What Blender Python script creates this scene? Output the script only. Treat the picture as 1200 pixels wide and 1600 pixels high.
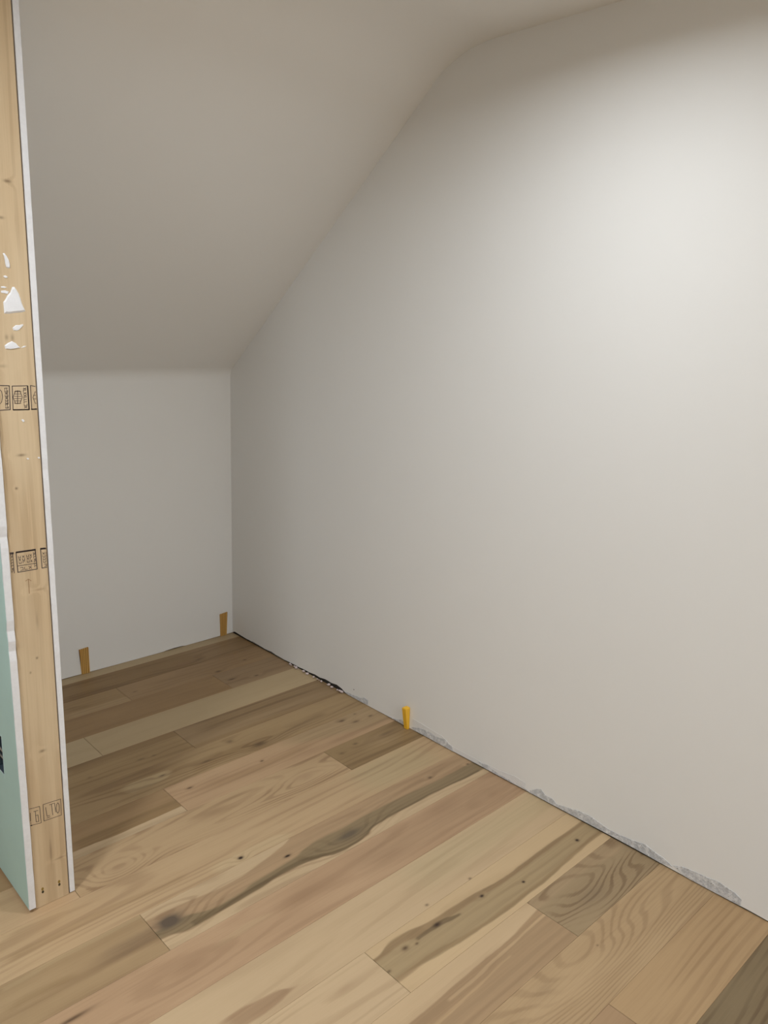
import bpy, bmesh, math, random
from mathutils import Vector, Matrix

# ------------------------------------------------------------------ scene reset
for o in list(bpy.data.objects):
    bpy.data.objects.remove(o)
SC = bpy.context.scene
COL = SC.collection
R = math.radians

# ------------------------------------------------------------------ camera
H = 1.55                       # eye height
FPX = 1230.7                   # focal length in pixels of the 1200 x 1600 frame
YAW, PITCH, ROLL = R(43.894), R(13.285), R(-2.104)
fwd = Vector((math.sin(YAW) * math.cos(PITCH), math.cos(YAW) * math.cos(PITCH), -math.sin(PITCH)))
rgt = fwd.cross(Vector((0, 0, 1))).normalized()
dwn = fwd.cross(rgt)
cr, sr = math.cos(ROLL), math.sin(ROLL)
CX = cr * rgt + sr * dwn
CY = -sr * rgt + cr * dwn
cam = bpy.data.cameras.new('camera')
cam.sensor_fit = 'VERTICAL'
cam.sensor_height = 36.0
cam.lens = 36.0 * FPX / 1600.0
cam.clip_start = 0.02
camo = bpy.data.objects.new('camera', cam)
COL.objects.link(camo)
m = Matrix((CX, -CY, -fwd)).transposed().to_4x4()
m.translation = Vector((0, 0, H))
camo.matrix_world = m
SC.camera = camo

# ------------------------------------------------------------------ world, exposure
W = bpy.data.worlds.new('world')
SC.world = W
W.use_nodes = True
W.node_tree.nodes['Background'].inputs[0].default_value = (0.5, 0.5, 0.5, 1)
W.node_tree.nodes['Background'].inputs[1].default_value = 0.0
SC.view_settings.view_transform = 'Standard'
SC.view_settings.look = 'None'
SC.view_settings.gamma = 1
SC.view_settings.exposure = 0.0
SC.view_settings.use_curve_mapping = False

# ceiling lamps, the last pair added as unseen fill: (x, y, watts, lens radius, label); built in ceiling_light()
LAMPS = [(1.30, 1.10, 9.8, 0.055, 'small round white ceiling lamp close to the tall right wall'),
         (-0.27, 1.22, 21, 0.14, 'large round white ceiling lamp in front of the partition end'),
         (1.30, -1.10, 8, 0.055, 'added unseen fill lamp halfway along the right wall'),  # added behind the camera to raise the ambient light
         (0.60, -2.80, 47, 0.055, 'added unseen fill lamp beside the front wall')]  # invented far source, brightens the closet and knee wall
LAMP_COL = (0.95, 1.0, 1.04)

# ------------------------------------------------------------------ photo pixels -> points
def ray(x, y):
    return (CX * (x - 600) + CY * (y - 800) + fwd * FPX)
def on_floor(x, y, z=0.0):
    d = ray(x, y); t = (z - H) / d.z
    return Vector((0, 0, H)) + d * t
def on_x(x, y, X):
    d = ray(x, y); return Vector((0, 0, H)) + d * (X / d.x)
def on_y(x, y, Y):
    d = ray(x, y); return Vector((0, 0, H)) + d * (Y / d.y)

# ------------------------------------------------------------------ room dimensions
XR = 2.068          # right wall
XL = -2.60
YB = 3.230          # knee wall at the back
YF = -3.60
ZC = 2.420          # flat ceiling
KNEE = 1.315
SLOPE = 0.822
YP = 1.914          # end of the unfinished partition
def slope_z(y):
    return KNEE + (YB - y) * SLOPE

# ------------------------------------------------------------------ materials
def srgb(r, g, b):
    f = lambda c: (c / 255 / 12.92) if c / 255 <= 0.04045 else ((c / 255 + 0.055) / 1.055) ** 2.4
    return (f(r), f(g), f(b), 1.0)

class NT:
    """tiny helper for node trees"""
    def __init__(s, mat):
        mat.use_nodes = True
        s.t = mat.node_tree
        s.t.nodes.clear()
    def n(s, kind, **kw):
        nd = s.t.nodes.new(kind)
        for k, v in kw.items():
            setattr(nd, k, v)
        return nd
    def link(s, a, b):
        s.t.links.new(a, b)
    def put(s, sock, v):
        if isinstance(v, bpy.types.NodeSocket):
            s.link(v, sock)
        else:
            sock.default_value = v
    def math(s, op, a, b=0.0, c=None, clamp=False):
        nd = s.n('ShaderNodeMath', operation=op)
        nd.use_clamp = clamp
        s.put(nd.inputs[0], a); s.put(nd.inputs[1], b)
        if c is not None:
            s.put(nd.inputs[2], c)
        return nd.outputs[0]
    def sstep(s, v, a, b):
        nd = s.n('ShaderNodeMapRange', interpolation_type='SMOOTHSTEP')
        s.put(nd.inputs[0], v); s.put(nd.inputs[1], a); s.put(nd.inputs[2], b)
        nd.inputs[3].default_value = 0; nd.inputs[4].default_value = 1
        return nd.outputs[0]
    def noise(s, vec, scale, detail=2.0, rough=0.5, dist=0.0):
        nd = s.n('ShaderNodeTexNoise')
        s.put(nd.inputs['Vector'], vec)
        nd.inputs['Scale'].default_value = scale
        nd.inputs['Detail'].default_value = detail
        nd.inputs['Roughness'].default_value = rough
        nd.inputs['Distortion'].default_value = dist
        return nd.outputs[0]
    def xyz(s, x, y, z=0.0):
        nd = s.n('ShaderNodeCombineXYZ')
        s.put(nd.inputs[0], x); s.put(nd.inputs[1], y); s.put(nd.inputs[2], z)
        return nd.outputs[0]
    def mix(s, fac, a, b, mode='MIX'):
        nd = s.n('ShaderNodeMix', data_type='RGBA', blend_type=mode)
        s.put(nd.inputs[0], fac); s.put(nd.inputs[6], a); s.put(nd.inputs[7], b)
        return nd.outputs[2]
    def objxyz(s):
        tc = s.n('ShaderNodeTexCoord')
        sp = s.n('ShaderNodeSeparateXYZ')
        s.link(tc.outputs['Object'], sp.inputs[0])
        return sp.outputs[0], sp.outputs[1], sp.outputs[2]
    def bump(s, h, strength=0.1, dist=0.001):
        b = s.n('ShaderNodeBump')
        b.inputs['Strength'].default_value = strength
        b.inputs['Distance'].default_value = dist
        s.link(h, b.inputs['Height'])
        return b.outputs[0]
    def out(s, color, rough=0.6, normal=None, metal=0.0, spec=0.5):
        p = s.n('ShaderNodeBsdfPrincipled')
        s.put(p.inputs['Base Color'], color)
        s.put(p.inputs['Roughness'], rough)
        s.put(p.inputs['Metallic'], metal)
        s.put(p.inputs['Specular IOR Level'], spec)
        if normal is not None:
            s.link(normal, p.inputs['Normal'])
        o = s.n('ShaderNodeOutputMaterial')
        s.link(p.outputs[0], o.inputs[0])
        return p

def mottled(name, col, var=0.06, scale=20.0, rough=0.7, bump=0.15, dist=0.0006, spec=0.4, metal=0.0):
    mt = bpy.data.materials.new(name)
    t = NT(mt)
    x, y, z = t.objxyz()
    v = t.xyz(x, y, z)
    n = t.noise(v, scale, 4, 0.6)
    dark = tuple(c * (1 - var * 2) for c in col[:3]) + (1,)
    lite = tuple(min(1, c * (1 + var)) for c in col[:3]) + (1,)
    c = t.mix(n, dark, lite)
    n2 = t.noise(v, scale * 9, 3, 0.6)
    t.out(c, rough, t.bump(n2, bump, dist), metal, spec)
    return mt

M = {}
M['paint'] = mottled('wall_paint', (0.89, 0.885, 0.865), 0.008, 3.0, 0.62, 0.06, 0.0005, 0.35)
M['ceil'] = mottled('ceiling_paint', (0.89, 0.885, 0.865), 0.008, 3.0, 0.75, 0.05, 0.0005, 0.25)
M['subfloor'] = mottled('subfloor_grey', (0.16, 0.13, 0.10), 0.1, 12, 0.9)
M['dark'] = mottled('dark_cavity', (0.10, 0.088, 0.075), 0.2, 30, 0.9)
M['raw'] = None
M['gypsum'] = mottled('gypsum_edge', (0.94, 0.94, 0.97), 0.05, 120, 0.9, 0.8, 0.002)
M['green'] = mottled('green_board_paper', (0.53, 0.74, 0.71), 0.03, 9, 0.85, 0.1, 0.0004, 0.2)
M['paper'] = mottled('grey_board_paper', (0.6, 0.59, 0.57), 0.03, 9, 0.85, 0.1, 0.0004, 0.2)
M['mud'] = mottled('joint_compound', (0.86, 0.86, 0.88), 0.03, 60, 0.8, 0.5, 0.002)
M['ink'] = mottled('stamp_ink', (0.10, 0.075, 0.07), 0.35, 500, 0.8)
M['hole'] = mottled('screw_hole_shade', (0.06, 0.045, 0.02), 0.2, 200, 0.9)
M['yellow'] = mottled('yellow_plastic', (1.0, 0.56, 0.035), 0.03, 40, 0.4, 0.05, 0.0003, 0.5)
M['box_blue'] = mottled('box_plastic', (0.05, 0.07, 0.09), 0.1, 60, 0.5)
M['steel'] = mottled('bracket_steel', (0.55, 0.56, 0.58), 0.1, 60, 0.4, 0.1, 0.0003, 0.5, 0.8)
M['wire'] = mottled('wire_sheath', (0.75, 0.75, 0.78), 0.05, 60, 0.5)
M['crumb'] = mottled('plaster_crumb', (0.72, 0.60, 0.58), 0.15, 200, 0.9)
M['trim'] = mottled('lamp_trim', (0.8, 0.8, 0.8), 0.01, 30, 0.5)

def raw_plaster():
    mt = bpy.data.materials.new('raw_plaster')
    t = NT(mt)
    x, y, z = t.objxyz()
    v = t.xyz(x, y, z)
    n1 = t.noise(v, 45, 4, 0.65); n2 = t.noise(v, 170, 3, 0.6)
    c = t.mix(t.sstep(n1, 0.40, 0.66), (0.58, 0.59, 0.61, 1), (0.82, 0.82, 0.82, 1))
    c = t.mix(t.sstep(n2, 0.52, 0.75), c, (0.44, 0.44, 0.45, 1))
    t.out(c, 0.9, t.bump(t.math('ADD', n1, n2), 0.9, 0.003), 0, 0.2)
    return mt
M['raw'] = raw_plaster()

def emit_mat(name, col, s):
    mt = bpy.data.materials.new(name)
    t = NT(mt)
    e = t.n('ShaderNodeEmission')
    e.inputs[0].default_value = (*col, 1); e.inputs[1].default_value = s
    o = t.n('ShaderNodeOutputMaterial')
    t.link(e.outputs[0], o.inputs[0])
    return mt
M['lens'] = emit_mat('lamp_diffuser', LAMP_COL, 6.0)

# ------------------------------------------------------------------ mesh helpers
def link(name, bm, mat, parent=None, smooth=False):
    me = bpy.data.meshes.new(name)
    bmesh.ops.recalc_face_normals(bm, faces=bm.faces)
    bm.to_mesh(me); bm.free()
    if smooth:
        for p in me.polygons:
            p.use_smooth = True
    if mat is not None:
        me.materials.append(mat)
    o = bpy.data.objects.new(name, me)
    COL.objects.link(o)
    if parent is not None:
        o.parent = parent
    return o

def empty(name, loc=(0, 0, 0)):
    o = bpy.data.objects.new(name, None)
    o.empty_display_size = 0.05
    COL.objects.link(o)
    o.location = loc
    return o

def tag(o, label=None, cat=None, group=None, kind=None):
    if label: o['label'] = label
    if cat: o['category'] = cat
    if group: o['group'] = group
    if kind: o['kind'] = kind
    return o

def box(bm, x0, x1, y0, y1, z0, z1):
    vs = [bm.verts.new((x, y, z)) for x in (x0, x1) for y in (y0, y1) for z in (z0, z1)]
    for f in ((0, 1, 3, 2), (4, 6, 7, 5), (0, 4, 5, 1), (2, 3, 7, 6), (0, 2, 6, 4), (1, 5, 7, 3)):
        bm.faces.new([vs[i] for i in f])
    return vs

def prism(bm, pts, vec):
    """closed polygon pts extruded by vec"""
    vec = Vector(vec)
    a = [bm.verts.new(p) for p in pts]
    b = [bm.verts.new(Vector(p) + vec) for p in pts]
    bm.faces.new(a); bm.faces.new(b[::-1])
    n = len(a)
    for i in range(n):
        bm.faces.new((a[i], b[i], b[(i + 1) % n], a[(i + 1) % n]))

# ------------------------------------------------------------------ shell of the room
rng = random.Random(7)

# ceiling: flat part, rounded bend, slope down to the knee wall
def ceiling_profile():
    yb = YB - (ZC - KNEE) / SLOPE          # sharp bend
    pts = [(YF - 0.05, ZC), (yb - 0.5, ZC)]
    ang = math.atan(SLOPE)
    r0 = 0.13
    p0, p1, p2 = Vector((yb - r0 * 1.3, ZC)), Vector((yb, ZC)), Vector((yb + r0 * math.cos(ang), ZC - r0 * math.sin(ang)))
    for i in range(13):
        t = i / 12
        q = p0 * (1 - t) ** 2 + p1 * 2 * t * (1 - t) + p2 * t * t
        pts.append((q.x, q.y))
    yk = YB
    r1 = 0.035
    p0 = Vector((yk - r1 * math.cos(ang), KNEE + r1 * math.sin(ang))); p1 = Vector((yk, KNEE)); p2 = Vector((yk + 0.0, KNEE - r1))
    for i in range(9):
        t = i / 8
        q = p0 * (1 - t) ** 2 + p1 * 2 * t * (1 - t) + p2 * t * t
        pts.append((q.x, q.y))
    return pts
bm = bmesh.new()
prof = ceiling_profile()
outer = [(YB + 0.06, KNEE - 0.035), (YB + 0.06, ZC + 0.1), (YF - 0.05, ZC + 0.1)]
poly = [(XL - 0.05, y, z) for y, z in prof + outer]
prism(bm, poly, (XR - XL + 0.10, 0, 0))
ceil = link('ceiling', bm, M['ceil'])
for p in ceil.data.polygons:
    p.use_smooth = True
ceil.data.set_sharp_from_angle(angle=R(25))
tag(ceil, 'matte off-white ceiling sloping down to the low knee wall', kind='structure')

bm = bmesh.new()
gap = [(XL - 0.05, .001), (0.72, .001)] + [(on_y(px, 1060 - (px - 102) * .272, YB).x, h) for px, h in ((105, .003), (150, .002), (200, .001), (255, .001), (259, .003), (272, .005), (285, .004), (290, .001), (330, .002), (358, .003))] + [(XR + 0.05, .003)]
prism(bm, [(x, YB, z) for x, z in gap] + [(XR + 0.05, YB, KNEE - 0.034), (XL - 0.05, YB, KNEE - 0.034)], (0, 0.06, 0))
tag(link('wall_back', bm, M['paint']), 'low off-white knee wall under the sloping ceiling', kind='structure')
bm = bmesh.new(); box(bm, XL - 0.06, XL, YF, YB, -0.012, ZC)
tag(link('wall_left', bm, M['paint']), 'off-white wall beyond the partition', kind='structure')
bm = bmesh.new(); box(bm, XL, XR, YF - 0.06, YF, -0.012, ZC)
tag(link('wall_front', bm, M['paint']), 'off-white wall behind the viewer', kind='structure')

# right wall: one plasterboard sheet whose lower edge is ragged
bot = [(YF, 0.001)]
y = YF
edge_px = [(1200, 3), (1170, 4), (1140, 3), (1100, 2), (1040, 3), (1000, 5), (950, 5), (900, 4), (850, 3), (800, 3), (760, 3),
           (700, 2), (660, 2), (640, 1), (610, 2), (580, 1), (550, 1), (540, 3), (534, 14), (526, 20), (518, 15), (508, 17),
           (500, 11), (492, 13), (484, 9), (474, 9), (466, 6), (455, 7), (444, 4), (432, 6), (424, 10), (414, 6), (404, 9),
           (395, 11), (386, 7), (378, 9), (370, 12), (364, 8)]
for px, h in edge_px:
    # pixel on the base line of the right wall -> depth along the wall
    p = on_x(px, 989 + (px - 364) * 0.5405, XR)
    bot.append((p.y, 0.001 + h * 0.001))
bot = [bot[0]] + sorted(bot[1:])
bot[-1] = (YB + 0.05, bot[-1][1])
bm = bmesh.new()
pts = [(XR, y, z) for y, z in bot] + [(XR, YB + 0.05, ZC + 0.02), (XR, YF, ZC + 0.02)]
prism(bm, pts, (0.0127, 0, 0))
wr = link('wall_right', bm, M['paint'])
tag(wr, 'tall off-white plasterboard wall with a ragged unpainted lower edge', kind='structure')
bm = bmesh.new(); box(bm, XR + 0.0137, XR + 0.06, YF, YB + 0.05, -0.012, ZC)
link('backing', bm, M['dark'], wr)

# floor deck below the planks
bm = bmesh.new(); box(bm, XL, XR + 0.0127, YF, YB, -0.05, -0.0135)
floor = link('floor', bm, M['subfloor'])
tag(floor, 'wide-plank floor of mixed pale and brown oak boards', kind='structure')

# ------------------------------------------------------------------ wood
def wood(name, base, seed, size, axis='XY', bands=(), knots=(), ring=(3.0, 6.0, 0.9, 9.0, 0.25), tone=0.10,
         pore=0.10, rough=0.5, warp=0.012, tint=None, spec=0.35, full=False):
    """node-built timber: u runs along the grain, v across it (metres, object space).
    bands: (top edge [(u,v)..], bottom edge [(u,v)..], colour, softness, amount); knots: (u, v, ru, rv, amount, colour, ring pull)
    ring: (noise pull, straight frequency per m, noise scale along, noise scale across, depth)"""
    mt = bpy.data.materials.new(name)
    t = NT(mt)
    x, y, z = t.objxyz()
    u, v = {'XY': (x, y), 'ZX': (z, x)}[axis]
    umin, umax = size[0], size[1]
    sd = seed * 7.31
    w1 = t.noise(t.xyz(t.math('MULTIPLY_ADD', u, 1.7, sd), t.math('MULTIPLY', v, 6.0), sd), 1.0, 2.0)
    w1 = t.math('SUBTRACT', w1, 0.5)
    v2 = t.math('MULTIPLY_ADD', w1, warp * 2.2, v)
    # growth rings: contour lines of a long smooth field that bulges around the knots
    K, kv, su, sv, depth = ring
    ph = t.noise(t.xyz(t.math('MULTIPLY_ADD', u, su, sd + 3.1), t.math('MULTIPLY', v2, sv), sd), 1.0, 1.2, 0.45)
    ph = t.math('MULTIPLY', ph, K * (1.0 if full else 1.5))
    ph = t.math('MULTIPLY_ADD', v2, kv * (1.0 if full else 1.9), ph)
    halos = []
    for (ku, kv_, ru, rv, amt, kc, pull) in knots:
        du = t.math('MULTIPLY', t.math('SUBTRACT', u, ku), 1.0 / ru)
        dv = t.math('MULTIPLY', t.math('SUBTRACT', v2, kv_ ), 1.0 / rv)
        d2 = t.math('ADD', t.math('MULTIPLY', du, du), t.math('MULTIPLY', dv, dv))
        if pull:
            g = t.math('EXPONENT', t.math('MULTIPLY', d2, -0.10), 0.0)
            ph = t.math('MULTIPLY_ADD', g, pull * 1.5, ph)
        halos.append((d2, amt, kc))
    fine = t.noise(t.xyz(t.math('MULTIPLY_ADD', u, 9.0, sd), t.math('MULTIPLY', v, 330.0), sd), 1.0, 2.0)
    ph = t.math('MULTIPLY_ADD', fine, 0.30, ph)
    s = t.math('SINE', t.math('MULTIPLY', ph, 6.2832), 0.0)
    ringm = t.sstep(s, 0.0, 0.95)
    patch = t.noise(t.xyz(t.math('MULTIPLY_ADD', u, 2.2, sd + 9.0), t.math('MULTIPLY', v, 13.0), sd), 1.0, 2.0)
    if not full:
        ringm = t.math('MULTIPLY', ringm, t.sstep(patch, 0.30, 0.60))
    # broad tone drift along the board
    b3 = base[:3]
    dk = (tint or tuple(c * f for c, f in zip(b3, (0.78, 0.74, 0.70))))
    col = t.mix(t.math('MULTIPLY', t.sstep(patch, 0.35, 0.7), tone * 5.0, clamp=True), (*b3, 1), (*dk[:3], 1))
    wob = t.noise(t.xyz(t.math('MULTIPLY_ADD', u, 11.0, sd), t.math('MULTIPLY', v, 45.0), sd), 1.0, 3.0)
    wob = t.math('MULTIPLY', t.math('SUBTRACT', wob, 0.5), 0.010)
    vw = t.math('ADD', v, wob)
    streak = t.noise(t.xyz(t.math('MULTIPLY_ADD', u, 1.1, sd + 5), t.math('MULTIPLY', v2, 60.0), sd), 1.0, 3.0, 0.6)
    un = t.math('DIVIDE', t.math('SUBTRACT', u, umin), umax - umin, clamp=True)
    def edge(pts):
        pts = sorted(pts)
        vs = [p[1] for p in pts]
        lo, hi = min(vs) - 0.01, max(vs) + 0.01
        nd = t.n('ShaderNodeFloatCurve')
        c = nd.mapping.curves[0]
        P = [((p[0] - umin) / (umax - umin), (p[1] - lo) / (hi - lo)) for p in pts]
        P = [p for p in P if -0.0001 <= p[0] <= 1.0001] or [(0.5, P[0][1])]
        if P[0][0] > 0.002: P.insert(0, (0.0, P[0][1]))
        if P[-1][0] < 0.998: P.append((1.0, P[-1][1]))
        while len(c.points) < len(P):
            c.points.new(0.5, 0.5)
        for q, p in zip(c.points, P):
            q.location = p; q.handle_type = 'AUTO_CLAMPED'
        nd.mapping.update()
        t.link(un, nd.inputs[1])
        return t.math('MULTIPLY_ADD', nd.outputs[0], hi - lo, lo)
    for (top, bt, bc, soft, amt) in bands:
        mt_ = t.sstep(t.math('SUBTRACT', edge(top), vw), -soft, soft)
        mb_ = t.sstep(t.math('SUBTRACT', vw, edge(bt)), -soft, soft)
        mk = t.math('MULTIPLY', mt_, mb_)
        us = [p[0] for p in list(top) + list(bt)]
        lo, hi = min(us), max(us)
        fade = 0.14 if soft >= 0.01 else 0.05 if soft >= .004 else 0.015
        if lo > umin + 0.01: mk = t.math('MULTIPLY', mk, t.sstep(u, lo, lo + fade))
        if hi < umax - 0.01: mk = t.math('MULTIPLY', mk, t.sstep(t.math('MULTIPLY', u, -1.0), -hi, -hi + fade))
        mk = t.math('MULTIPLY', mk, amt)
        c2 = t.mix(t.math('MULTIPLY', t.sstep(streak, 0.35, 0.7), 0.55), (*bc[:3], 1), tuple(c * 0.78 for c in bc[:3]) + (1,))
        col = t.mix(mk, col, c2)
    rd = tuple(f for f in (1 - depth * 0.86, 1 - depth, 1 - depth * 1.08)) + (1,)
    col = t.mix(ringm, col, t.mix(1.0, col, rd, 'MULTIPLY'))
    st = t.sstep(streak, 0.42, 0.75)
    col = t.mix(t.math('MULTIPLY', st, tone), col, t.mix(1.0, col, (0.72, 0.68, 0.62, 1), 'MULTIPLY'))
    mid = t.noise(t.xyz(t.math('MULTIPLY_ADD', u, 2.6, sd + 2), t.math('MULTIPLY', v2, 150.0), sd), 1.0, 3.0, 0.65)
    col = t.mix(t.math('MULTIPLY', t.sstep(mid, 0.46, 0.68), pore * 1.6), col, t.mix(1.0, col, (0.74, 0.69, 0.62, 1), 'MULTIPLY'))
    pm = t.sstep(fine, 0.50, 0.72)
    col = t.mix(t.math('MULTIPLY', pm, pore), col, t.mix(1.0, col, (0.62, 0.57, 0.50, 1), 'MULTIPLY'))
    for d2, amt, kc in halos:
        m1 = t.math('EXPONENT', t.math('MULTIPLY', d2, -1.1), 0.0)
        m1 = t.math('MULTIPLY', m1, t.math('MULTIPLY_ADD', streak, 0.8, 0.6))
        m1 = t.math('MULTIPLY', m1, amt, clamp=True)
        col = t.mix(m1, col, kc)
    hgt = t.math('ADD', t.math('MULTIPLY', fine, 0.5), t.math('MULTIPLY', ringm, -0.4))
    t.out(col, rough, t.bump(hgt, 0.10, 0.0004), 0.0, spec)
    return mt

LIGHT = srgb(198, 172, 137); PALE = srgb(188, 166, 131); TAN = srgb(184, 155, 118); PINK = srgb(184, 151, 119)
BROWN = srgb(164, 136, 97); DBROWN = srgb(150, 122, 85); GREY = srgb(156, 134, 102); DGREY = srgb(132, 114, 84)
HEART = srgb(128, 110, 82); KDARK = srgb(84, 62, 44); KBLACK = srgb(52, 34, 26); KGREY = srgb(112, 98, 80); REDB = srgb(146, 114, 86)

SEAM = [2.0855, 2.046, 1.943, 1.848, 1.740, 1.633, 1.525, 1.421, 1.317, 1.213, 1.107, 1.001, .897, .790, .683, .576, .467, .360]
while SEAM[-1] * H > YF + 0.15:
    SEAM.append(SEAM[-1] - 0.1068)
SEAM = [q * H for q in SEAM]
SEAM[0] = YB + 0.006
XE = XR + 0.004
fl = lambda q: (on_floor(*q).x, on_floor(*q).y)

# knots and marks read off the photo: (pixel x, pixel y, radius along, radius across, amount, colour, ring pull)
KNOTS = [
    (287, 1037, .045, .018, .55, REDB, .8), (310, 1030, .020, .008, .4, KDARK, 0), (341, 1049, .016, .008, .9, KDARK, .6), (382, 1031, .010, .005, .8, KDARK, .3),
    (362, 1061.5, .018, .006, .9, KDARK, .5), (400, 1055, .012, .006, .8, KDARK, .4), (211, 1081, .012, .006, .5, KDARK, .2),
    (405, 1162, .035, .014, .85, KDARK, 1.2), (358, 1158, .016, .010, .6, KDARK, .4), (322, 1189, .022, .006, .6, KDARK, .2), (253, 1211, .014, .005, .85, KDARK, .4),
    (220, 1186, .018, .006, .55, KDARK, .2), (240, 1180, .010, .004, .6, KDARK, .2), (140, 1215, .010, .006, .4, KDARK, .2),
    (296, 1231, .012, .005, .9, KDARK, .3), (408.5, 1188.5, .008, .005, .9, KDARK, .2), (188, 1304, .008, .005, .0, KDARK, 0),
    (185, 1357, .030, .014, .30, REDB, 3.2), (478, 1213, .040, .018, .30, REDB, 1.8),
    (533, 1126, .016, .008, .75, KDARK, .5), (555, 1127, .018, .010, .65, KDARK, .6), (578, 1118, .012, .006, .75, KDARK, .3), (553, 1115, .008, .005, .5, KDARK, .2),
    (604, 1146, .050, .010, .55, KDARK, .6), (555, 1162, .012, .008, .6, KDARK, .4), (534, 1177, .010, .006, .5, KDARK, .3),
    (376, 1340.5, .0085, .0065, 1.4, KBLACK, .9), (448, 1336.5, .011, .0055, 1.2, KBLACK, .3), (672, 1215, .010, .006, .8, KDARK, .3), (731, 1194, .007, .005, .8, KDARK, .2),
    (265, 1440, .036, .021, 1.5, srgb(98, 84, 70), 2.2), (545, 1304, .046, .018, 1.1, srgb(106, 92, 74), 2.4),
    (683, 1445, .013, .008, 1.0, KBLACK, .6), (632.5, 1481, .011, .008, .9, KDARK, .4), (753, 1400, .008, .006, 1.1, KBLACK, .4), (818, 1378, .0055, .0045, 1.2, KBLACK, .2),
    (902, 1313, .007, .006, 1.2, KBLACK, .3), (651, 1474, .006, .005, .7, KDARK, .2), (733, 1372, .006, .004, .7, KDARK, 0), (667, 1414, .006, .004, .7, KDARK, 0), (608, 1518, .007, .005, .7, KDARK, 0),
    (115, 1594, .045, .006, .9, KDARK, .3), (300, 1508, .06, .025, .4, REDB, .8), (540, 1545, .03, .01, .25, REDB, .3),
    (915, 1482, .050, .022, -.0, LIGHT, 3.0), (932, 1476, .004, .003, .6, KDARK, 0), (925, 1400, .06, .03, .25, KGREY, 3.0), (850, 1545, .05, .02, .15, KDARK, 1.5),
    (690, 1262, .09, .03, .35, REDB, .7), (610, 1335, .07, .02, .35, REDB, .7), (470, 1400, .08, .02, .3, REDB, .5), (770, 1240, .04, .02, .3, REDB, .5),
]
KNOTS = [(*fl((k[0], k[1])), *k[2:]) for k in KNOTS]

def EP(*px):       # band edge from photo pixels
    return [fl(p) for p in px]

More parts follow.
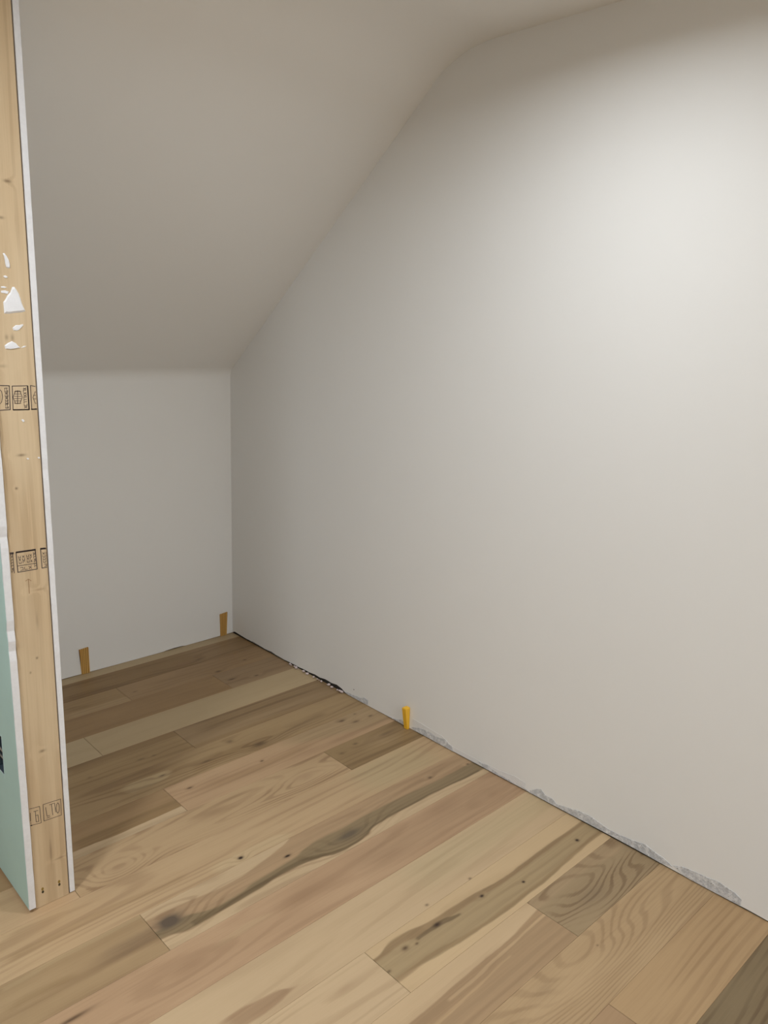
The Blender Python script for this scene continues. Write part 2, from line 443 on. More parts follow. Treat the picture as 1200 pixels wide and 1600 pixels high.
# rows of boards: list of (x0, x1, style); x in metres, None = wall / far end
J = lambda *px: sum(fl(p)[0] for p in px) / len(px)
TOPS, BOTS = {}, {}
def row_edge(k, side, a, b, off=0.0):    # straight edge along a seam
    yy = SEAM[k] if side == 't' else SEAM[k + 1]
    return [(a, yy + off), (b, yy + off)]
S = lambda base, **kw: dict(base=base, **kw)
ROWS = {
 0: [(None, None, S(PALE, ring=(1, 30, .8, 9, .08), tone=.06))],
 1: [(None, None, S(DBROWN, ring=(3, 10, .9, 9, .16), bands=[
        (EP((100, 1090), (160, 1074), (215, 1062)), EP((100, 1099), (160, 1084), (215, 1066)), srgb(136, 108, 74), .006, .8),
        (EP((300, 1014), (366, 992)), EP((300, 1043), (366, 1018)), srgb(166, 138, 104), .03, .6)]))],
 2: [(None, J((181.7, 1076), (205, 1093)), S(BROWN, ring=(2, 25, .8, 9, .14), bands=[
        (EP((100, 1118), (205, 1088)), EP((100, 1127), (205, 1096)), srgb(178, 150, 112), .004, .9),
        (EP((100, 1108), (150, 1098)), EP((100, 1116), (150, 1101)), DBROWN, .004, .7)])),
     (J((181.7, 1076), (205, 1093)), None, S(srgb(166, 137, 101), ring=(3, 12, .8, 8, .12)))],
 3: [(None, J((342, 1061), (364, 1076)), S(srgb(162, 132, 94), ring=(3, 10, .8, 8, .10))),
     (J((342, 1061), (364, 1076)), None, S(srgb(160, 134, 102), ring=(4, 12, .9, 10, .20)))],
 4: [(None, J((133, 1155), (160, 1180)), S(PALE, ring=(2, 6, .8, 6, .05), tone=.03, pore=.04)),
     (J((133, 1155), (160, 1180)), None, S(srgb(188, 165, 129), ring=(2, 5, .8, 6, .05), tone=.03, pore=.04))],
 5: [(None, J((272, 1143), (307, 1170)), S(srgb(166, 139, 100), ring=(4, 14, .7, 9, .18), bands=[
        (EP((100, 1199), (272, 1142)), EP((100, 1213), (290, 1150)), DBROWN, .006, .85)])),
     (J((272, 1143), (307, 1170)), None, S(srgb(162, 136, 102), ring=(4, 14, .6, 9, .24), bands=[
        (EP((275, 1140), (400, 1098), (490, 1063)), EP((300, 1160), (400, 1118), (520, 1074)), srgb(148, 122, 88), .010, .7),
        (EP((300, 1166), (400, 1128), (540, 1082)), EP((300, 1170), (400, 1137), (545, 1086)), DBROWN, .006, .6)]))],
 6: [(None, None, S(srgb(170, 143, 105), ring=(6, 10, .7, 9, .26), bands=[
        (EP((105, 1232), (200, 1205), (300, 1180)), EP((105, 1265), (200, 1232), (300, 1200)), srgb(158, 130, 92), .012, .7),
        (EP((180, 1236), (210, 1222), (262, 1203), (275, 1203)), EP((180, 1238), (210, 1238), (262, 1214), (275, 1206)), srgb(184, 160, 122), .004, .9),
        (EP((300, 1199), (360, 1170), (420, 1150)), EP((300, 1210), (360, 1183), (420, 1168)), DBROWN, .006, .6),
        (EP((420, 1152), (460, 1135), (510, 1110)), EP((420, 1166), (460, 1146), (510, 1118)), srgb(150, 124, 90), .005, .5)]))],
 7: [(None, J((254, 1232), (290, 1264)), S(srgb(168, 138, 101), ring=(3, 9, .7, 8, .10), bands=[
        (EP((110, 1318), (190, 1284), (284, 1246)), EP((110, 1338), (193, 1301), (288, 1259)), DBROWN, .006, .85),
        (EP((110, 1333), (193, 1300), (284, 1259), (290, 1257)), EP((110, 1350), (193, 1314), (292, 1270)), LIGHT, .0015, 1.0),
        (EP((105, 1262), (180, 1255), (240, 1236)), EP((105, 1300), (180, 1275), (240, 1250)), srgb(150, 122, 84), .015, .6)])),
     (J((254, 1232), (290, 1264)), None, S(srgb(190, 158, 123), ring=(4, 12, .6, 9, .16), bands=[
        (EP((300, 1232), (400, 1196), (500, 1150)), EP((300, 1246), (400, 1206), (500, 1162)), srgb(174, 142, 106), .010, .7),
        (EP((430, 1160), (520, 1120), (600, 1100)), EP((430, 1175), (520, 1150), (610, 1122)), srgb(170, 146, 110), .02, .7)]))],
 8: [(None, J((118, 1394), (126, 1402)), S(srgb(192, 162, 126), ring=(2, 12, .7, 8, .08))),
     (J((118, 1394), (126, 1402)), J((506, 1175), (547, 1201)), S(srgb(190, 161, 124), ring=(7, 8, .9, 10, .34))),
     (J((506, 1175), (547, 1201)), None, S(srgb(156, 130, 93), ring=(4, 14, .7, 9, .20), bands=[
        (EP((540, 1196), (600, 1170), (655, 1142)), EP((547, 1203), (600, 1180), (662, 1150)), srgb(146, 120, 84), .005, .8),
        (EP((560, 1160), (620, 1136)), EP((560, 1178), (640, 1148)), srgb(172, 145, 107), .010, .7)]))],
 9: [(None, None, S(srgb(194, 165, 128), ring=(6, 7, .7, 8, .18), tone=.06, bands=[
        (EP((0, 1500), (120, 1440), (220, 1396), (300, 1360)), EP((0, 1512), (120, 1450), (220, 1404), (300, 1366)), srgb(176, 147, 110), .005, .8),
        (EP((0, 1466), (90, 1428), (160, 1400)), EP((0, 1473), (90, 1434), (160, 1403)), srgb(178, 149, 113), .004, .7),
        (EP((420, 1310), (463, 1297)), EP((330, 1372), (463, 1303)), srgb(203, 178, 140), .004, .7),
        (EP((560, 1200), (660, 1152)), EP((560, 1250), (700, 1182)), srgb(188, 168, 130), .03, .6)]))],
 10: [(None, J((220, 1431), (265, 1484)), S(srgb(174, 147, 111), ring=(5, 9, .7, 9, .16), bands=[
        (EP((0, 1546), (120, 1478), (225, 1424)), EP((0, 1553), (120, 1486), (235, 1432)), srgb(186, 160, 122), .003, .8),
        (EP((130, 1510), (180, 1478), (240, 1446)), EP((120, 1530), (190, 1496), (250, 1466)), srgb(146, 121, 92), .010, .8),
        (EP((0, 1580), (60, 1545), (130, 1512)), EP((0, 1592), (60, 1556), (130, 1524)), srgb(158, 131, 95), .008, .7)])),
      (J((220, 1431), (265, 1484)), None, S(LIGHT, ring=(6, 8, .7, 9, .20), tone=.04, bands=[
        (EP((234, 1450), (250, 1428), (300, 1406), (350, 1384), (400, 1353), (440, 1323), (466, 1299), (547, 1253), (707, 1180), (760, 1150)),
         EP((234, 1452), (258, 1465), (300, 1451), (345, 1425), (400, 1392), (450, 1362), (500, 1341), (545, 1325), (575, 1306), (588, 1290), (620, 1271), (680, 1239), (752, 1203)),
         srgb(178, 148, 114), .004, .95),
        (EP((234, 1450), (280, 1436), (345, 1413), (400, 1377), (460, 1340), (500, 1311), (540, 1291), (575, 1272), (620, 1249), (700, 1211), (745, 1190)),
         EP((234, 1452), (258, 1464), (300, 1450), (345, 1424), (400, 1391), (450, 1361), (500, 1340), (545, 1324), (573, 1305), (586, 1290), (620, 1270), (680, 1238), (752, 1203)),
         srgb(138, 120, 90), .005, .85),
        (EP((300, 1440), (345, 1415), (400, 1384), (450, 1354), (500, 1334), (545, 1320), (572, 1302), (584, 1288), (620, 1267), (680, 1236), (748, 1202)),
         EP((300, 1449), (345, 1424), (400, 1391), (450, 1361), (500, 1340), (545, 1324), (573, 1306), (587, 1290), (620, 1270), (680, 1238), (752, 1203)),
         srgb(116, 97, 70), .003, .75)]))],
 11: [(None, None, S(srgb(188, 156, 123), ring=(5, 6, .6, 7, .13), tone=.12, tint=srgb(174, 142, 110)[:3], bands=[
        (EP((560, 1330), (700, 1248), (790, 1210)), EP((560, 1390), (700, 1305), (812, 1245)), srgb(177, 146, 114), .03, .7),
        (EP((330, 1480), (390, 1440), (430, 1420)), EP((330, 1490), (390, 1452), (430, 1428)), srgb(196, 166, 130), .006, .7)]))],
 12: [(None, None, S(LIGHT, ring=(5, 5, .6, 7, .11), tone=.04, pore=.05, bands=[
        (EP((348, 1594), (400, 1565), (440, 1545), (472, 1534)), EP((348, 1625), (400, 1592), (440, 1563), (472, 1537)), srgb(172, 142, 110), .004, .95),
        (EP((640, 1350), (740, 1294), (830, 1242)), EP((640, 1410), (740, 1345), (860, 1262)), srgb(192, 171, 134), .03, .6)]))],
 13: [(None, J((569, 1488), (641, 1550)), S(srgb(199, 173, 138), ring=(6, 10, .7, 9, .14), tone=.03, pore=.05)),
      (J((569, 1488), (641, 1550)), None, S(srgb(200, 173, 135), ring=(3, 8, .6, 8, .10), tone=.03, pore=.05, bands=[
        (EP((575, 1505), (585, 1498), (612, 1470), (670, 1440), (740, 1397), (800, 1362), (840, 1332), (900, 1290), (930, 1268)),
         EP((600, 1546), (620, 1530), (660, 1507), (720, 1472), (780, 1432), (840, 1387), (880, 1352), (940, 1302)), srgb(170, 147, 111), .003, .95),
        (EP((575, 1505), (585, 1498), (612, 1470), (670, 1440), (740, 1397), (800, 1362), (840, 1332), (900, 1290), (930, 1268)),
         EP((590, 1515), (612, 1486), (670, 1455), (740, 1408), (800, 1370), (840, 1339), (900, 1296), (930, 1275)), srgb(150, 123, 90), .004, .75),
        (EP((600, 1538), (660, 1498), (720, 1464), (780, 1424), (840, 1378), (880, 1345), (936, 1298)),
         EP((600, 1546), (660, 1507), (720, 1472), (780, 1432), (840, 1387), (880, 1352), (940, 1302)), srgb(150, 124, 90), .004, .7),
        (EP((650, 1466), (683, 1442), (720, 1424)), EP((650, 1472), (683, 1450), (720, 1428)), srgb(112, 92, 66), .003, .8)]))],
 14: [(None, J((823, 1409), (902, 1463)), S(srgb(199, 172, 136), ring=(4, 7, .6, 8, .10), tone=.03, pore=.05, bands=[
        (EP((600, 1632), (640, 1599), (710, 1539), (780, 1480), (838, 1422), (850, 1412)), EP((600, 1750), (752, 1599), (838, 1522), (910, 1455)), srgb(170, 141, 107), .003, .97),
        (EP((700, 1560), (790, 1480), (850, 1428)), EP((700, 1568), (790, 1487), (850, 1434)), srgb(196, 166, 128), .002, .9),
        (EP((640, 1632), (740, 1545), (800, 1490)), EP((640, 1640), (740, 1551), (800, 1494)), srgb(190, 160, 122), .002, .8)])),
      (J((823, 1409), (902, 1463)), None, S(srgb(160, 138, 106), ring=(8, 14, 1.1, 9, .36), tone=.08, bands=[
        (EP((823, 1409), (900, 1350), (955, 1309)), EP((840, 1420), (905, 1368), (980, 1322)), srgb(174, 148, 115), .006, .6)]))],
 15: [(None, None, S(srgb(184, 156, 119), ring=(8, 26, .7, 9, .19), tone=.09, pore=.16))],
 16: [(None, J((951, 1569), (1010, 1610)), S(srgb(168, 138, 105), ring=(5, 14, .7, 9, .22))),
      (J((951, 1569), (1010, 1610)), None, S(srgb(178, 148, 110), ring=(4, 26, .7, 9, .16), tone=.06))],
 17: [(None, None, S(srgb(130, 112, 84), ring=(5, 20, .7, 9, .30)))],
}
GENERIC = []
for i, (bc, rg) in enumerate([(LIGHT, (4, 7, .6, 8, .12)), (TAN, (6, 9, .7, 9, .2)), (BROWN, (5, 12, .7, 9, .22)), (PINK, (5, 7, .6, 8, .14)), (GREY, (7, 9, .9, 9, .3)), (PALE, (3, 8, .7, 8, .1))]):
    GENERIC.append(wood('plank_wood_common', bc, 40 + i, (-1, 1), ring=rg, tone=.08))

G = 0.0002
def plank(k, x0, x1, style, seed):
    y1, y0 = SEAM[k] - G, SEAM[k + 1] + G
    x0 += 0.0006; x1 -= 0.0006          # end joints show a little more than the long seams
    cx, cy = (x0 + x1) / 2, (y0 + y1) / 2
    hx, hy = (x1 - x0) / 2, (y1 - y0) / 2
    bm = bmesh.new()
    e = 0.0006                          # eased edge of the board
    lo = [bm.verts.new((sx * hx, sy * hy, -0.012)) for sx, sy in ((-1, -1), (1, -1), (1, 1), (-1, 1))]
    md = [bm.verts.new((sx * hx, sy * hy, -e * 0.7)) for sx, sy in ((-1, -1), (1, -1), (1, 1), (-1, 1))]
    up = [bm.verts.new((sx * (hx - e), sy * (hy - e), 0)) for sx, sy in ((-1, -1), (1, -1), (1, 1), (-1, 1))]
    bm.faces.new(up); bm.faces.new(lo[::-1])
    for a, b in ((lo, md), (md, up)):
        for i in range(4):
            bm.faces.new((a[i], a[(i + 1) % 4], b[(i + 1) % 4], b[i]))
    if isinstance(style, dict):
        st = dict(style)
        base = st.pop('base')
        loc = lambda pts: [(p[0] - cx, p[1] - cy) for p in pts]
        bands = [(loc(a), loc(b), c, sf, am) for a, b, c, sf, am in st.pop('bands', [])]
        kn = [(q[0] - cx, q[1] - cy, *q[2:]) for q in KNOTS if x0 < q[0] < x1 and y0 < q[1] < y1]
        mat = wood('plank_wood', base, seed, (-hx, hx), bands=bands, knots=kn, **st)
    else:
        mat = style
    o = link('plank', bm, mat, floor)
    o.location = (cx, cy, 0)
    return o

prng = random.Random(11)
seed = 0
for k in range(len(SEAM) - 1):
    if k in ROWS:
        segs = ROWS[k]
        xl = prng.uniform(-0.75, -0.05) if k >= 8 else prng.uniform(-0.6, 0.3)
        if k == 8: xl = prng.uniform(0.1, 0.3)
        for x0, x1, stl in segs:
            seed += 1
            plank(k, xl if x0 is None else x0, XE if x1 is None else x1, stl, seed)
    else:
        xl = XE
        while xl > 0.2:
            ln = prng.uniform(0.7, 1.7)
            plank(k, xl - ln, xl, prng.choice(GENERIC), 0); xl -= ln
    while xl > XL + 0.01:              # run on to the far wall
        ln = prng.uniform(0.7, 1.7)
        x0 = xl - ln
        if x0 < XL + 0.35: x0 = XL + 0.003
        plank(k, x0, xl, prng.choice(GENERIC), 0); xl = x0

# ------------------------------------------------------------------ bare plaster along the foot of the right wall
def slot(y):
    for (ya, za), (yb_, zb_) in zip(bot[:-1], bot[1:]):
        if ya <= y <= yb_:
            return za + (zb_ - za) * (y - ya) / max(yb_ - ya, 1e-6)
    return 0.001
def patch_on_wall(name, pix, mat, thick=0.0012, X=XR, jitter=0.0):
    pts = []
    for p in pix:
        q = on_x(p[0], p[1], X)
        pts.append((X, q.y, max(q.z, slot(q.y) + 0.0004)))
    bm = bmesh.new()
    # lumpy slab: outline at the wall, raised centre fan
    prism(bm, pts, (-thick, 0, 0))
    return link(name, bm, mat, wr)
Z6 = lambda ox, oy, sc, pts: [(ox + a / sc, oy + b / sc) for a, b in pts]
patch_on_wall('plaster_patch', Z6(450, 1060, 6, [(530, 135), (570, 135), (600, 150), (640, 165), (680, 182), (715, 180), (750, 205), (752, 245), (700, 232), (650, 212), (560, 160)]), M['raw'])
patch_on_wall('plaster_patch', Z6(450, 1060, 6, [(940, 362), (985, 372), (1020, 385), (1060, 385), (1085, 410), (1090, 448), (1050, 430), (990, 398), (950, 375)]), M['raw'])
patch_on_wall('plaster_patch', Z6(600, 1080, 10, [(430, 560), (550, 572), (640, 605), (720, 640), (800, 700), (880, 732), (960, 750), (1010, 820), (1060, 860), (1085, 950), (960, 890), (800, 800), (640, 695), (500, 625)]), M['raw'])
patch_on_wall('plaster_patch', Z6(640, 1100, 2.143, [(228, 192), (262, 205), (290, 228), (330, 252), (352, 262), (350, 275), (300, 248), (250, 216)]), M['raw'])
patch_on_wall('plaster_patch', Z6(640, 1100, 2.143, [(352, 262), (400, 290), (425, 284), (440, 285), (455, 305), (478, 316), (492, 334), (545, 352), (560, 355), (600, 372), (640, 400), (668, 420), (700, 436), (745, 455), (790, 470), (820, 495), (850, 515), (882, 545), (840, 538), (780, 505), (720, 474), (660, 440), (600, 405), (530, 366), (470, 338), (400, 300)]), M['raw'])
patch_on_wall('plaster_patch', Z6(640, 1100, 2.143, [(884, 540), (915, 545), (960, 563), (1000, 582), (1030, 592), (1062, 614), (1090, 632), (1112, 655), (1108, 676), (1080, 667), (1040, 648), (1000, 628), (960, 606), (920, 584)]), M['raw'])
# ridges of dried compound just above
M['ridge'] = mottled('dried_compound', (0.86, 0.855, 0.845), 0.02, 40, 0.7, 0.6, 0.003)
for pix in (Z6(340, 960, 3.53, [(100, 100), (160, 132), (240, 180), (330, 228), (420, 268), (440, 284), (420, 288), (330, 246), (240, 200), (150, 148), (100, 116)]),
            Z6(640, 1100, 2.143, [(10, 48), (60, 78), (110, 108), (140, 140), (200, 172), (238, 192), (232, 204), (190, 186), (140, 156), (100, 136), (50, 96), (10, 70)]),
            Z6(640, 1100, 2.143, [(250, 196), (300, 222), (350, 240), (390, 265), (388, 282), (350, 262), (300, 240), (255, 210)])):
    patch_on_wall('plaster_ridge', pix, M['ridge'], 0.0007)
bm = bmesh.new()
q = on_x(553, 1077.5, XR)
prism(bm, [(XR + 0.0005, q.y + 0.003 * math.cos(a), q.z + 0.002 * math.sin(a)) for a in [i * math.pi / 3 for i in range(6)]], (-0.0009, 0, 0))
link('nick', bm, M['hole'], wr)

# crumbs in the gap under the ragged edge
bm = bmesh.new()
crng = random.Random(5)
def crumb(bm, c, r):
    res = bmesh.ops.create_icosphere(bm, subdivisions=1, radius=r)
    for v in res['verts']:
        v.co *= crng.uniform(0.7, 1.25)
        v.co.z *= 0.75
        v.co += Vector(c)
for i in range(26):
    px = crng.uniform(452, 537)
    p = on_floor(px, 989 + (px - 364) * 0.5405)
    r = crng.uniform(0.003, 0.0075)
    crumb(bm, (XR - 0.006 - crng.uniform(0, 0.006), p.y, 0.0006 + r * 0.9), r)
tag(link('plaster_crumbs', bm, M['crumb']), 'pinkish white plaster crumbs fallen in the gap below the right wall', 'debris', kind='stuff')

# ------------------------------------------------------------------ unfinished partition
part = empty('wall_partition', (0, 0, 0))
tag(part, 'open end of an unfinished partition with bare stud between two boards', kind='structure')
def ragged_sheet(bm, x0, x1, y0, zb, amp, sd, hole=None):
    """board from the partition end back to the knee wall, its free edge slightly chipped"""
    rr = random.Random(sd)
    zt = slope_z(y0) - 0.035
    n = 90
    front = []
    for i in range(n + 1):
        z = zb + (zt - zb) * i / n
        front.append((y0 + rr.uniform(0, amp) + (rr.uniform(0, amp * 2) if rr.random() < 0.06 else 0), z))
    yb = YB - 0.002
    if hole is None:
        pts = [(x0, y, z) for y, z in front] + [(x0, yb, KNEE - 0.04), (x0, yb, zb)]
        prism(bm, pts, (x1 - x0, 0, 0))
    else:
        h0, h1, hz0, hz1 = hole
        def wall(pts): prism(bm, [(x0, y, z) for y, z in pts], (x1 - x0, 0, 0))
        wall([p for p in front if p[1] <= zt] [:] + [(h0, slope_z(h0) - 0.035), (h0, zb)])
        wall([(h0, zb), (h1, zb), (h1, hz0), (h0, hz0)])
        wall([(h0, hz1), (h1, hz1), (h1, slope_z(h1) - 0.035), (h0, slope_z(h0) - 0.035)])
        wall([(h1, zb), (yb, zb), (yb, KNEE - 0.04), (h1, slope_z(h1) - 0.035)])

# closet side board: core plus paper face
bm = bmesh.new(); ragged_sheet(bm, 0.6965, 0.7095, YP - 0.001, 0.003, 0.0012, 3)
tag(link('plasterboard', bm, M['gypsum'], part), 'white cut edge of the plasterboard')
bm = bmesh.new(); ragged_sheet(bm, 0.7096, 0.7104, YP + 0.0005, 0.003, 0.0006, 4)
link('paper_face', bm, M['paper'], bpy.data.objects['plasterboard'])
# green moisture board on the other side, with a cut-out for a box
HOLE = (2.016, 2.078, 0.355, 0.470)
bm = bmesh.new(); ragged_sheet(bm, 0.5858, 0.6025, YP - 0.0095, 0.011, 0.0015, 5, HOLE)
gb = link('moisture_board', bm, M['gypsum'], part)
tag(gb, 'green-faced moisture board with a white cut edge')
bm = bmesh.new(); ragged_sheet(bm, 0.5848, 0.5857, YP - 0.0075, 0.013, 0.0030, 6, (HOLE[0] + 0.001, HOLE[1] - 0.001, HOLE[2] + 0.001, HOLE[3] - 0.001))
gf = link('green_paper_face', bm, M['green'], gb)
# frayed paper around the cut-out
bm = bmesh.new()
rr = random.Random(9)
for i in range(14):
    t_ = i / 13
    zz = HOLE[2] + (HOLE[3] - HOLE[2]) * t_
    y0 = HOLE[0] - rr.uniform(0.001, 0.006)
    prism(bm, [(0.5846, y0, zz - 0.005), (0.5846, HOLE[0] + 0.001, zz - 0.006), (0.5846, HOLE[0] + 0.0015, zz + 0.006), (0.5846, y0 + rr.uniform(0, .003), zz + 0.004)], (-0.0006, 0, 0))
M['fray'] = mottled('frayed_paper', (0.62, 0.80, 0.80), 0.05, 100, 0.9)
link('frayed_edge', bm, M['fray'], gb)

# stud
SX0, SX1 = 0.6052, 0.6935
stud_knots_px = [(11, 283, 0.0032, 0.0080, 0.63, KDARK, .4), (2, 340, 0.0032, 0.0064, 0.49, KDARK, .2), (12, 527, 0.0064, 0.0040, 0.32, KDARK, .1), (21, 528, 0.0080, 0.0040, 0.35, KDARK, .1), (5, 572, 0.0040, 0.0096, 0.28, KDARK, .2),
                 (34, 711, 0.0032, 0.0096, 0.56, KDARK, .4), (26, 763, 0.0032, 0.0032, 0.63, KDARK, .1), (57, 1028, 0.0032, 0.0032, 0.63, KDARK, .1), (47, 1051, 0.0032, 0.0024, 0.49, KDARK, 0),
                 (66, 1173, 0.0040, 0.0080, 0.56, KDARK, .5), (60, 921, 0.0032, 0.0144, 0.42, REDB, .3), (78, 1330, 0.0360, 0.0032, 0.39, KDARK, .1), (57, 970, 0.0240, 0.0032, 0.28, KDARK, .1), (93, 1340, 0.0024, 0.0160, 0.35, KDARK, .1)]
sk = []
for q in stud_knots_px:
    p = on_y(q[0], q[1], YP)
    sk.append((p.z, p.x, *q[2:]))
STUD = wood('stud_timber', srgb(212, 190, 157), 71, (0.0, 2.4), axis='ZX', knots=sk, ring=(3.5, 16, .45, 14, .13), tone=.10, pore=.10, rough=.7, warp=.006, tint=srgb(196, 168, 130)[:3], spec=.2)
bm = bmesh.new()
zt = slope_z(YP + 0.038) - 0.045
prism(bm, [(SX0, YP, 0.001), (SX0 + 0.0015, YP - 0.0012, 0.001), (SX1 - 0.0015, YP - 0.0012, 0.001), (SX1, YP, 0.001), (SX1, YP + 0.038, 0.001), (SX0, YP + 0.038, 0.001)], (0, 0, zt))
stud = link('stud', bm, STUD, part)
tag(stud, 'bare pale softwood stud with black ink stamps and white compound smears')
YS = YP - 0.0012
# screw holes near the foot
for px, py in ((67, 1393.5), (92.8, 1382)):
    q = on_y(px, py, YS)
    bm = bmesh.new()
    prism(bm, [(q.x + 0.0032 * math.cos(a), YS + 0.0002, q.z + 0.0042 * math.sin(a)) for a in [i * math.pi / 5 for i in range(10)]], (0, -0.0005, 0))
    link('screw_hole', bm, M['hole'], stud)
    bm = bmesh.new()
    prism(bm, [(q.x + 0.0034 * math.cos(a) - 0.0003, YS + 0.0002, q.z + 0.009 + 0.005 * math.sin(a)) for a in [i * math.pi / 5 for i in range(10)]], (0, -0.00035, 0))
    M.setdefault('dent', mottled('dented_timber', srgb(150, 122, 60), 0.1, 200, 0.9))
    link('dent', bm, M['dent'], stud)

# smears of joint compound
def smear(pix, thick=0.0022):
    bm = bmesh.new()
    pts = [on_y(a, b, YS) for a, b in pix]
    pts = [Vector((min(max(p.x, SX0 + 0.001), SX1 - 0.001), YS, p.z)) for p in pts]
    c = sum(pts, Vector()) / len(pts)
    ring0 = [bm.verts.new(p + Vector((0, 0.0002, 0))) for p in pts]
    ring1 = [bm.verts.new(c + (p - c) * 0.82 + Vector((0, -thick, 0))) for p in pts]
    cv = bm.verts.new(c + Vector((0, -thick * 1.15, 0)))
    n = len(pts)
    for i in range(n):
        j = (i + 1) % n
        bm.faces.new((ring0[i], ring0[j], ring1[j], ring1[i]))
        bm.faces.new((ring1[i], ring1[j], cv))
    bm.faces.new(ring0[::-1])
    link('compound_smear', bm, M['mud'], stud)
ZS = lambda pts: [(a / 5, 380 + b / 5) for a, b in pts]
smear(ZS([(20, 78), (34, 76), (52, 100), (68, 130), (77, 165), (78, 194), (62, 198), (48, 190), (40, 160), (36, 130), (30, 105)]))
smear(ZS([(22, 258), (40, 250), (55, 258), (60, 268), (45, 274), (32, 268)]), 0.001)
smear(ZS([(95, 340), (112, 340), (130, 365), (148, 395), (160, 430), (172, 470), (185, 500), (200, 532), (170, 542), (120, 545), (70, 552), (32, 550), (28, 500), (24, 460), (40, 440), (55, 410), (78, 385)]), 0.003)
smear(ZS([(5, 338), (30, 335), (55, 345), (35, 352), (8, 348)]), 0.0008)
smear(ZS([(5, 372), (40, 368), (70, 378), (60, 398), (35, 392), (8, 388)]), 0.001)
smear(ZS([(96, 662), (122, 640), (150, 640), (178, 632), (184, 640), (166, 660), (150, 678), (130, 686), (104, 682)]), 0.0014)
smear(ZS([(34, 800), (60, 780), (92, 765), (125, 782), (145, 805), (160, 817), (120, 825), (80, 830), (42, 826)]), 0.002)
smear(ZS([(160, 818), (185, 802), (208, 803), (190, 815)]), 0.0006)
smear([(41, 716), (44, 715.5), (46, 717.5), (43, 718.5)], 0.001)
smear([(58.5, 714.5), (61.5, 714), (63, 716), (60, 717)], 0.001)
smear([(33, 656), (36, 655), (39, 658), (36, 660)], 0.001)

# ink stamps: thin strokes printed on the stud
def stamp(strokes, sc, ox, oy, w=0.0013):
    bm = bmesh.new()
    for st in strokes:
        ww = w
        if isinstance(st[0], (int, float)):
            ww = w * st[0]; st = st[1]
        P = [on_y(ox + a / sc, oy + b / sc, YS) for a, b in st]
        for a, b in zip(P[:-1], P[1:]):
            d = (b - a)
            if d.length < 1e-6: continue
            nrm = Vector((-d.z, 0, d.x)).normalized() * ww / 2
            ex = d.normalized() * ww * 0.3
            quad = [a - ex + nrm, b + ex + nrm, b + ex - nrm, a - ex - nrm]
            for v in quad: v.x = min(max(v.x, SX0 + 0.0016), SX1 - 0.0016)
            prism(bm, [(v.x, YS + 0.0001, v.z) for v in quad], (0, -0.00025, 0))
    return link('ink_stamp', bm, M['ink'], stud)
def rect(a, b, c, d): return [a, b, c, d, a]
def oval(cx, cy, rx, ry, n=8): return [(cx + rx * math.cos(2 * math.pi * i / n), cy + ry * math.sin(2 * math.pi * i / n)) for i in range(n + 1)]
ir = random.Random(21)
def scribble(x0, y0, x1, y1, n, amp):      # a line of print too blurred to read
    out = []
    for i in range(n):
        t0 = (i + .15) / n; t1 = (i + .8) / n
        ax, ay = x0 + (x1 - x0) * t0, y0 + (y1 - y0) * t0
        bx, by = x0 + (x1 - x0) * t1, y0 + (y1 - y0) * t1
        nx, ny = -(y1 - y0), (x1 - x0)
        l = math.hypot(nx, ny); nx *= amp / l; ny *= amp / l
        k = ir.choice((0, 1, 2))
        if k == 0: out.append([(ax - nx, ay - ny), (ax + nx, ay + ny), (bx + nx, by + ny)])
        elif k == 1: out.append([(ax - nx, ay - ny), (bx - nx, by - ny), (bx + nx, by + ny), (ax + nx, ay + ny)])
        else: out.append([(ax - nx, ay - ny), (bx + nx, by + ny)]); out.append([(ax + nx, ay + ny), (bx - nx, by - ny)])
    return out
# upper stamp row: framed emblem beside a vertical line of print, three impressions
stamp([(1.6, [(0, 1112), (72, 1114), (80, 1300), (0, 1306)]), oval(-6, 1200, 26, 60), [(52, 1130), (58, 1290)]] + scribble(48, 1128, 56, 1292, 9, 11), 5, 0, 380)
stamp([(1.4, rect((95, 1116), (214, 1114), (226, 1300), (102, 1302))), (2.2, [(216, 1116), (228, 1300), (104, 1302)])] + [oval(138, 1203, 36, 56, 6)]
      + [[(112, 1160 + 18 * i), (166, 1160 + 18 * i)] for i in range(6)] + [[(138, 1150), (138, 1256)]] + scribble(192, 1128, 202, 1290, 9, 11), 5, 0, 380)
stamp([(1.4, [(295, 1118), (238, 1112), (248, 1298), (300, 1292)]), (2.2, [(246, 1298), (304, 1296)]), oval(290, 1205, 32, 52, 6), [(262, 1190), (300, 1186)], [(262, 1215), (300, 1215)]], 5, 0, 380)
# middle stamp row
stamp(scribble(103, 1060, 116, 1232, 7, 9) + [(4, [(92, 1056), (116, 1054)]), (1.2, [(112, 1050), (128, 1230)])], 5.713, 0, 680)
stamp([(1.6, rect((143, 1047), (314, 1022), (332, 1194), (160, 1224))), (3.2, [(146, 1046), (314, 1022)]), (1.2, [(155, 1168), (328, 1142)])]
      + scribble(172, 1076, 182, 1150, 3, 9) + scribble(206, 1072, 216, 1146, 3, 9) + scribble(244, 1064, 254, 1140, 3, 9) + scribble(272, 1060, 282, 1136, 3, 8) + scribble(304, 1040, 318, 1180, 7, 8)
      + scribble(176, 1196, 290, 1176, 3, 12), 5.713, 0, 680)
stamp([(1.6, [(434, 1006), (362, 1014), (375, 1186), (446, 1174)]), (3.4, [(364, 1014), (434, 1006)])] + scribble(388, 1044, 398, 1140, 4, 9) + scribble(418, 1040, 428, 1134, 4, 9) + scribble(392, 1162, 440, 1154, 2, 10), 5.713, 0, 680)
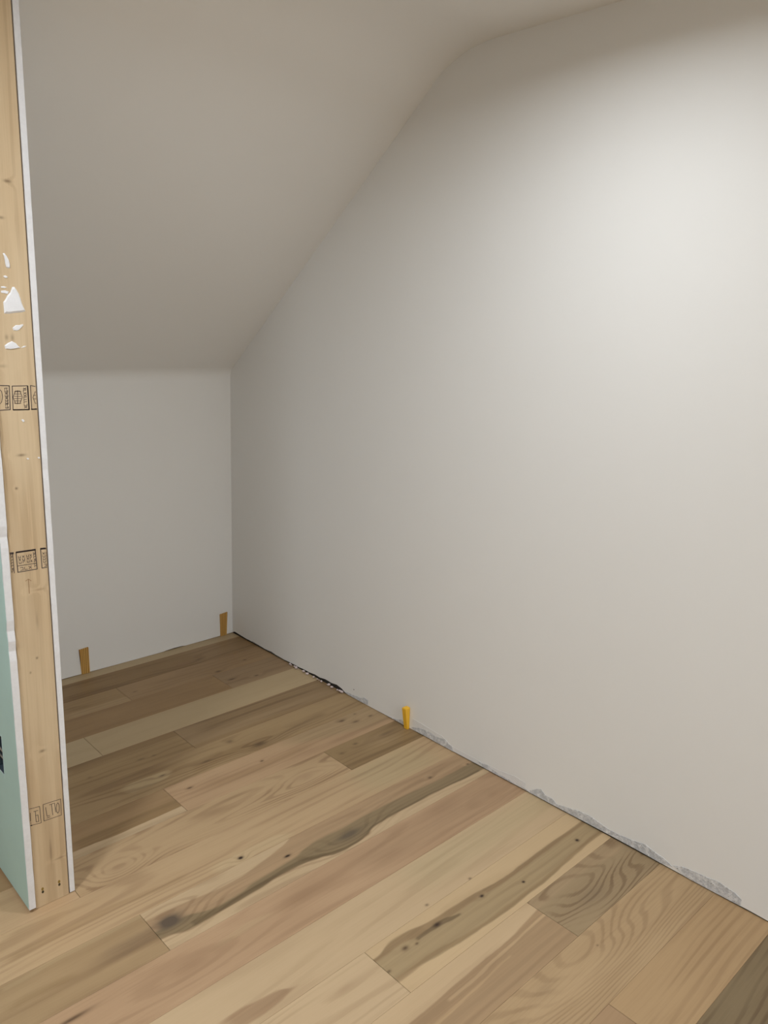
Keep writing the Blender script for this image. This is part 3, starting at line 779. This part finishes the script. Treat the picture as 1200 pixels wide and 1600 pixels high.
# lower stamp row
stamp([[(280, 416), (396, 384), (412, 548), (290, 582)], [(302, 450), (306, 532)], [(336, 436), (380, 424)], [(352, 434), (362, 540), (388, 534), (380, 470), (356, 476)], [(290, 556), (312, 552)], (2.2, [(286, 584), (318, 574)])], 6.4, 0, 1200, 0.0015)
stamp([rect((430, 366), (606, 310), (614, 470), (440, 530)), [(456, 394), (470, 482), (496, 474)], [(494, 368), (540, 352)], [(514, 362), (528, 470)], oval(578, 400, 16, 52, 8), [(468, 500), (500, 490)], [(546, 350), (556, 440)]], 6.4, 0, 1200, 0.0015)
stamp([[(632, 300), (642, 440)], [(650, 300), (656, 380)]], 6.4, 0, 1200, 0.0015)
# carpenter's pencil arrow
M['pencil'] = mottled('pencil_line', srgb(150, 116, 82), 0.1, 200, 0.8)
o = stamp([[(228, 1302), (254, 1284), (278, 1300)], (1.3, [(254, 1290), (262, 1412)])], 5.713, 0, 680, 0.0012)
o.name = 'pencil_mark'; o.data.materials[0] = M['pencil']
# bottom plate behind the stud
bm = bmesh.new(); box(bm, SX0, SX1, YP + 0.039, YB - 0.004, 0.001, 0.039)
link('bottom_plate', bm, M['dark'], part)

# ------------------------------------------------------------------ electrical box in the cut-out
eb = empty('electrical_box', (0.586, 2.047, 0.36))
def ebx(name, mat, *b):
    bm = bmesh.new()
    for q in b:
        box(bm, q[0] - 0.586, q[1] - 0.586, q[2] - 2.047, q[3] - 2.047, q[4] - 0.36, q[5] - 0.36)
    return link(name, bm, mat, eb)
ebx('box_shell', M['box_blue'], (0.5862, 0.652, 2.0175, 2.0195, .357, .468), (0.5862, 0.652, 2.0745, 2.0765, .357, .468),
    (0.5862, 0.652, 2.0195, 2.0745, .357, .359), (0.5862, 0.652, 2.0195, 2.0745, .466, .468), (0.650, 0.652, 2.0195, 2.0745, .359, .466))
ebx('mounting_strap', M['steel'], (0.5850, 0.5866, 2.020, 2.074, .404, .409), (0.5850, 0.5866, 2.020, 2.074, .424, .431))
for dz in (0.03, 0.075):
    bm = bmesh.new()
    prism(bm, [(0.02 + 0.003 * math.cos(a), -0.027, dz + 0.003 * math.sin(a)) for a in [i * math.pi / 4 for i in range(8)]], (0, 0.05, 0))
    link('wire', bm, M['wire'], eb)
tag(eb, 'dark plastic electrical box with a steel strap set in the green board', 'electrical box')

# ------------------------------------------------------------------ shims
def shim_wood(seed):
    return wood('shim_pine', srgb(222, 180, 104), seed, (0, 0.13), axis='ZX', full=True, ring=(1.6, 105, 2.0, 16, .60), tone=.10, pore=.10, rough=.6, warp=.003, tint=srgb(190, 138, 66)[:3])
def wood_shim(tl, tr, br, bl, label, seed):
    """tapered softwood shim standing on the floor against the knee wall; corners in photo pixels"""
    Yf = YB - 0.0075
    c = on_floor((br[0] + bl[0]) / 2, (br[1] + bl[1]) / 2)
    P = [on_y(p[0], p[1], Yf) for p in (tl, tr, br, bl)]
    zb = 0.0006
    P[2].z = P[3].z = zb
    X0 = (P[2].x + P[3].x) / 2
    bm = bmesh.new()
    fr, bk = [], []
    for i, p in enumerate(P):
        th = 0.0070 if i < 2 else 0.0030
        fr.append(bm.verts.new((p.x - X0, YB - 0.0006 - th - YB, p.z - zb)))
        bk.append(bm.verts.new((p.x - X0, -0.0006, p.z - zb)))
    bm.faces.new(fr); bm.faces.new(bk[::-1])
    for i in range(4):
        bm.faces.new((fr[i], bk[i], bk[(i + 1) % 4], fr[(i + 1) % 4]))
    o = link('wooden_shim', bm, shim_wood(seed))
    o.location = (X0, YB, zb)
    tag(o, label, 'shim', 'wooden shims along the knee wall')
wood_shim((124, 1016), (138.2, 1011.5), (141.2, 1049.5), (128.6, 1053), 'striped pine shim leaning left against the knee wall near the partition', 81)
wood_shim((344.3, 960.5), (355.4, 956.5), (355, 994), (345.5, 996.5), 'striped pine shim standing upright in the corner beside the right wall', 82)

# yellow plastic wedge on the right wall
q = on_x(640, 1137, XR)
bm = bmesh.new()
ht = 0.092
def wedge_ring(z, t, w, lean):
    return [bm.verts.new(p) for p in ((-t - 0.0006, lean, z), (-0.0006, lean, z), (-0.0006, w + lean, z), (-t - 0.0006, w + lean, z))]
r0 = wedge_ring(0.0, 0.012, 0.017, 0.0)
r1 = wedge_ring(ht - 0.003, 0.025, 0.020, 0.001)
r2 = [bm.verts.new(p) for p in ((-0.0235, 0.003, ht), (-0.002, 0.003, ht), (-0.002, 0.019, ht), (-0.0235, 0.019, ht))]
bm.faces.new(r0[::-1]); bm.faces.new(r2)
for a, b in ((r0, r1), (r1, r2)):
    for i in range(4):
        bm.faces.new((a[i], a[(i + 1) % 4], b[(i + 1) % 4], b[i]))
o = link('plastic_shim', bm, M['yellow'])
o.location = (XR - 0.0014, q.y, 0.0006)
tag(o, 'bright yellow plastic wedge shim standing on the floor against the right wall', 'shim')

# ------------------------------------------------------------------ ceiling lamps
def ceiling_light(x, y, w, r_, label):
    e = empty('ceiling_light', (x, y, ZC))
    bm = bmesh.new()
    prof = [(r_, 0.0), (r_ + 0.002, -0.004), (r_ + 0.009, -0.006), (r_ + 0.019, -0.004), (r_ + 0.021, 0.0)]
    n = 32
    rings = [[bm.verts.new((r * math.cos(2 * math.pi * j / n), r * math.sin(2 * math.pi * j / n), z)) for j in range(n)] for r, z in prof]
    for a in range(len(rings) - 1):
        for j in range(n):
            bm.faces.new((rings[a][j], rings[a][(j + 1) % n], rings[a + 1][(j + 1) % n], rings[a + 1][j]))
    link('trim_ring', bm, M['trim'], e, True)
    bm = bmesh.new()
    bm.faces.new([bm.verts.new((r_ * math.cos(2 * math.pi * j / n), r_ * math.sin(2 * math.pi * j / n), -0.001)) for j in range(n)])
    link('diffuser', bm, M['lens'], e)
    l = bpy.data.lights.new('lamp_light', 'AREA')
    l.shape = 'DISK'; l.size = 2 * r_; l.spread = R(164); l.energy = w; l.color = LAMP_COL
    lo = bpy.data.objects.new('lamp_light', l)
    COL.objects.link(lo); lo.parent = e; lo.location = (0, 0, -0.003)
    tag(e, label, 'ceiling lamp', 'ceiling lamps')
for lp in LAMPS:
    ceiling_light(*lp)
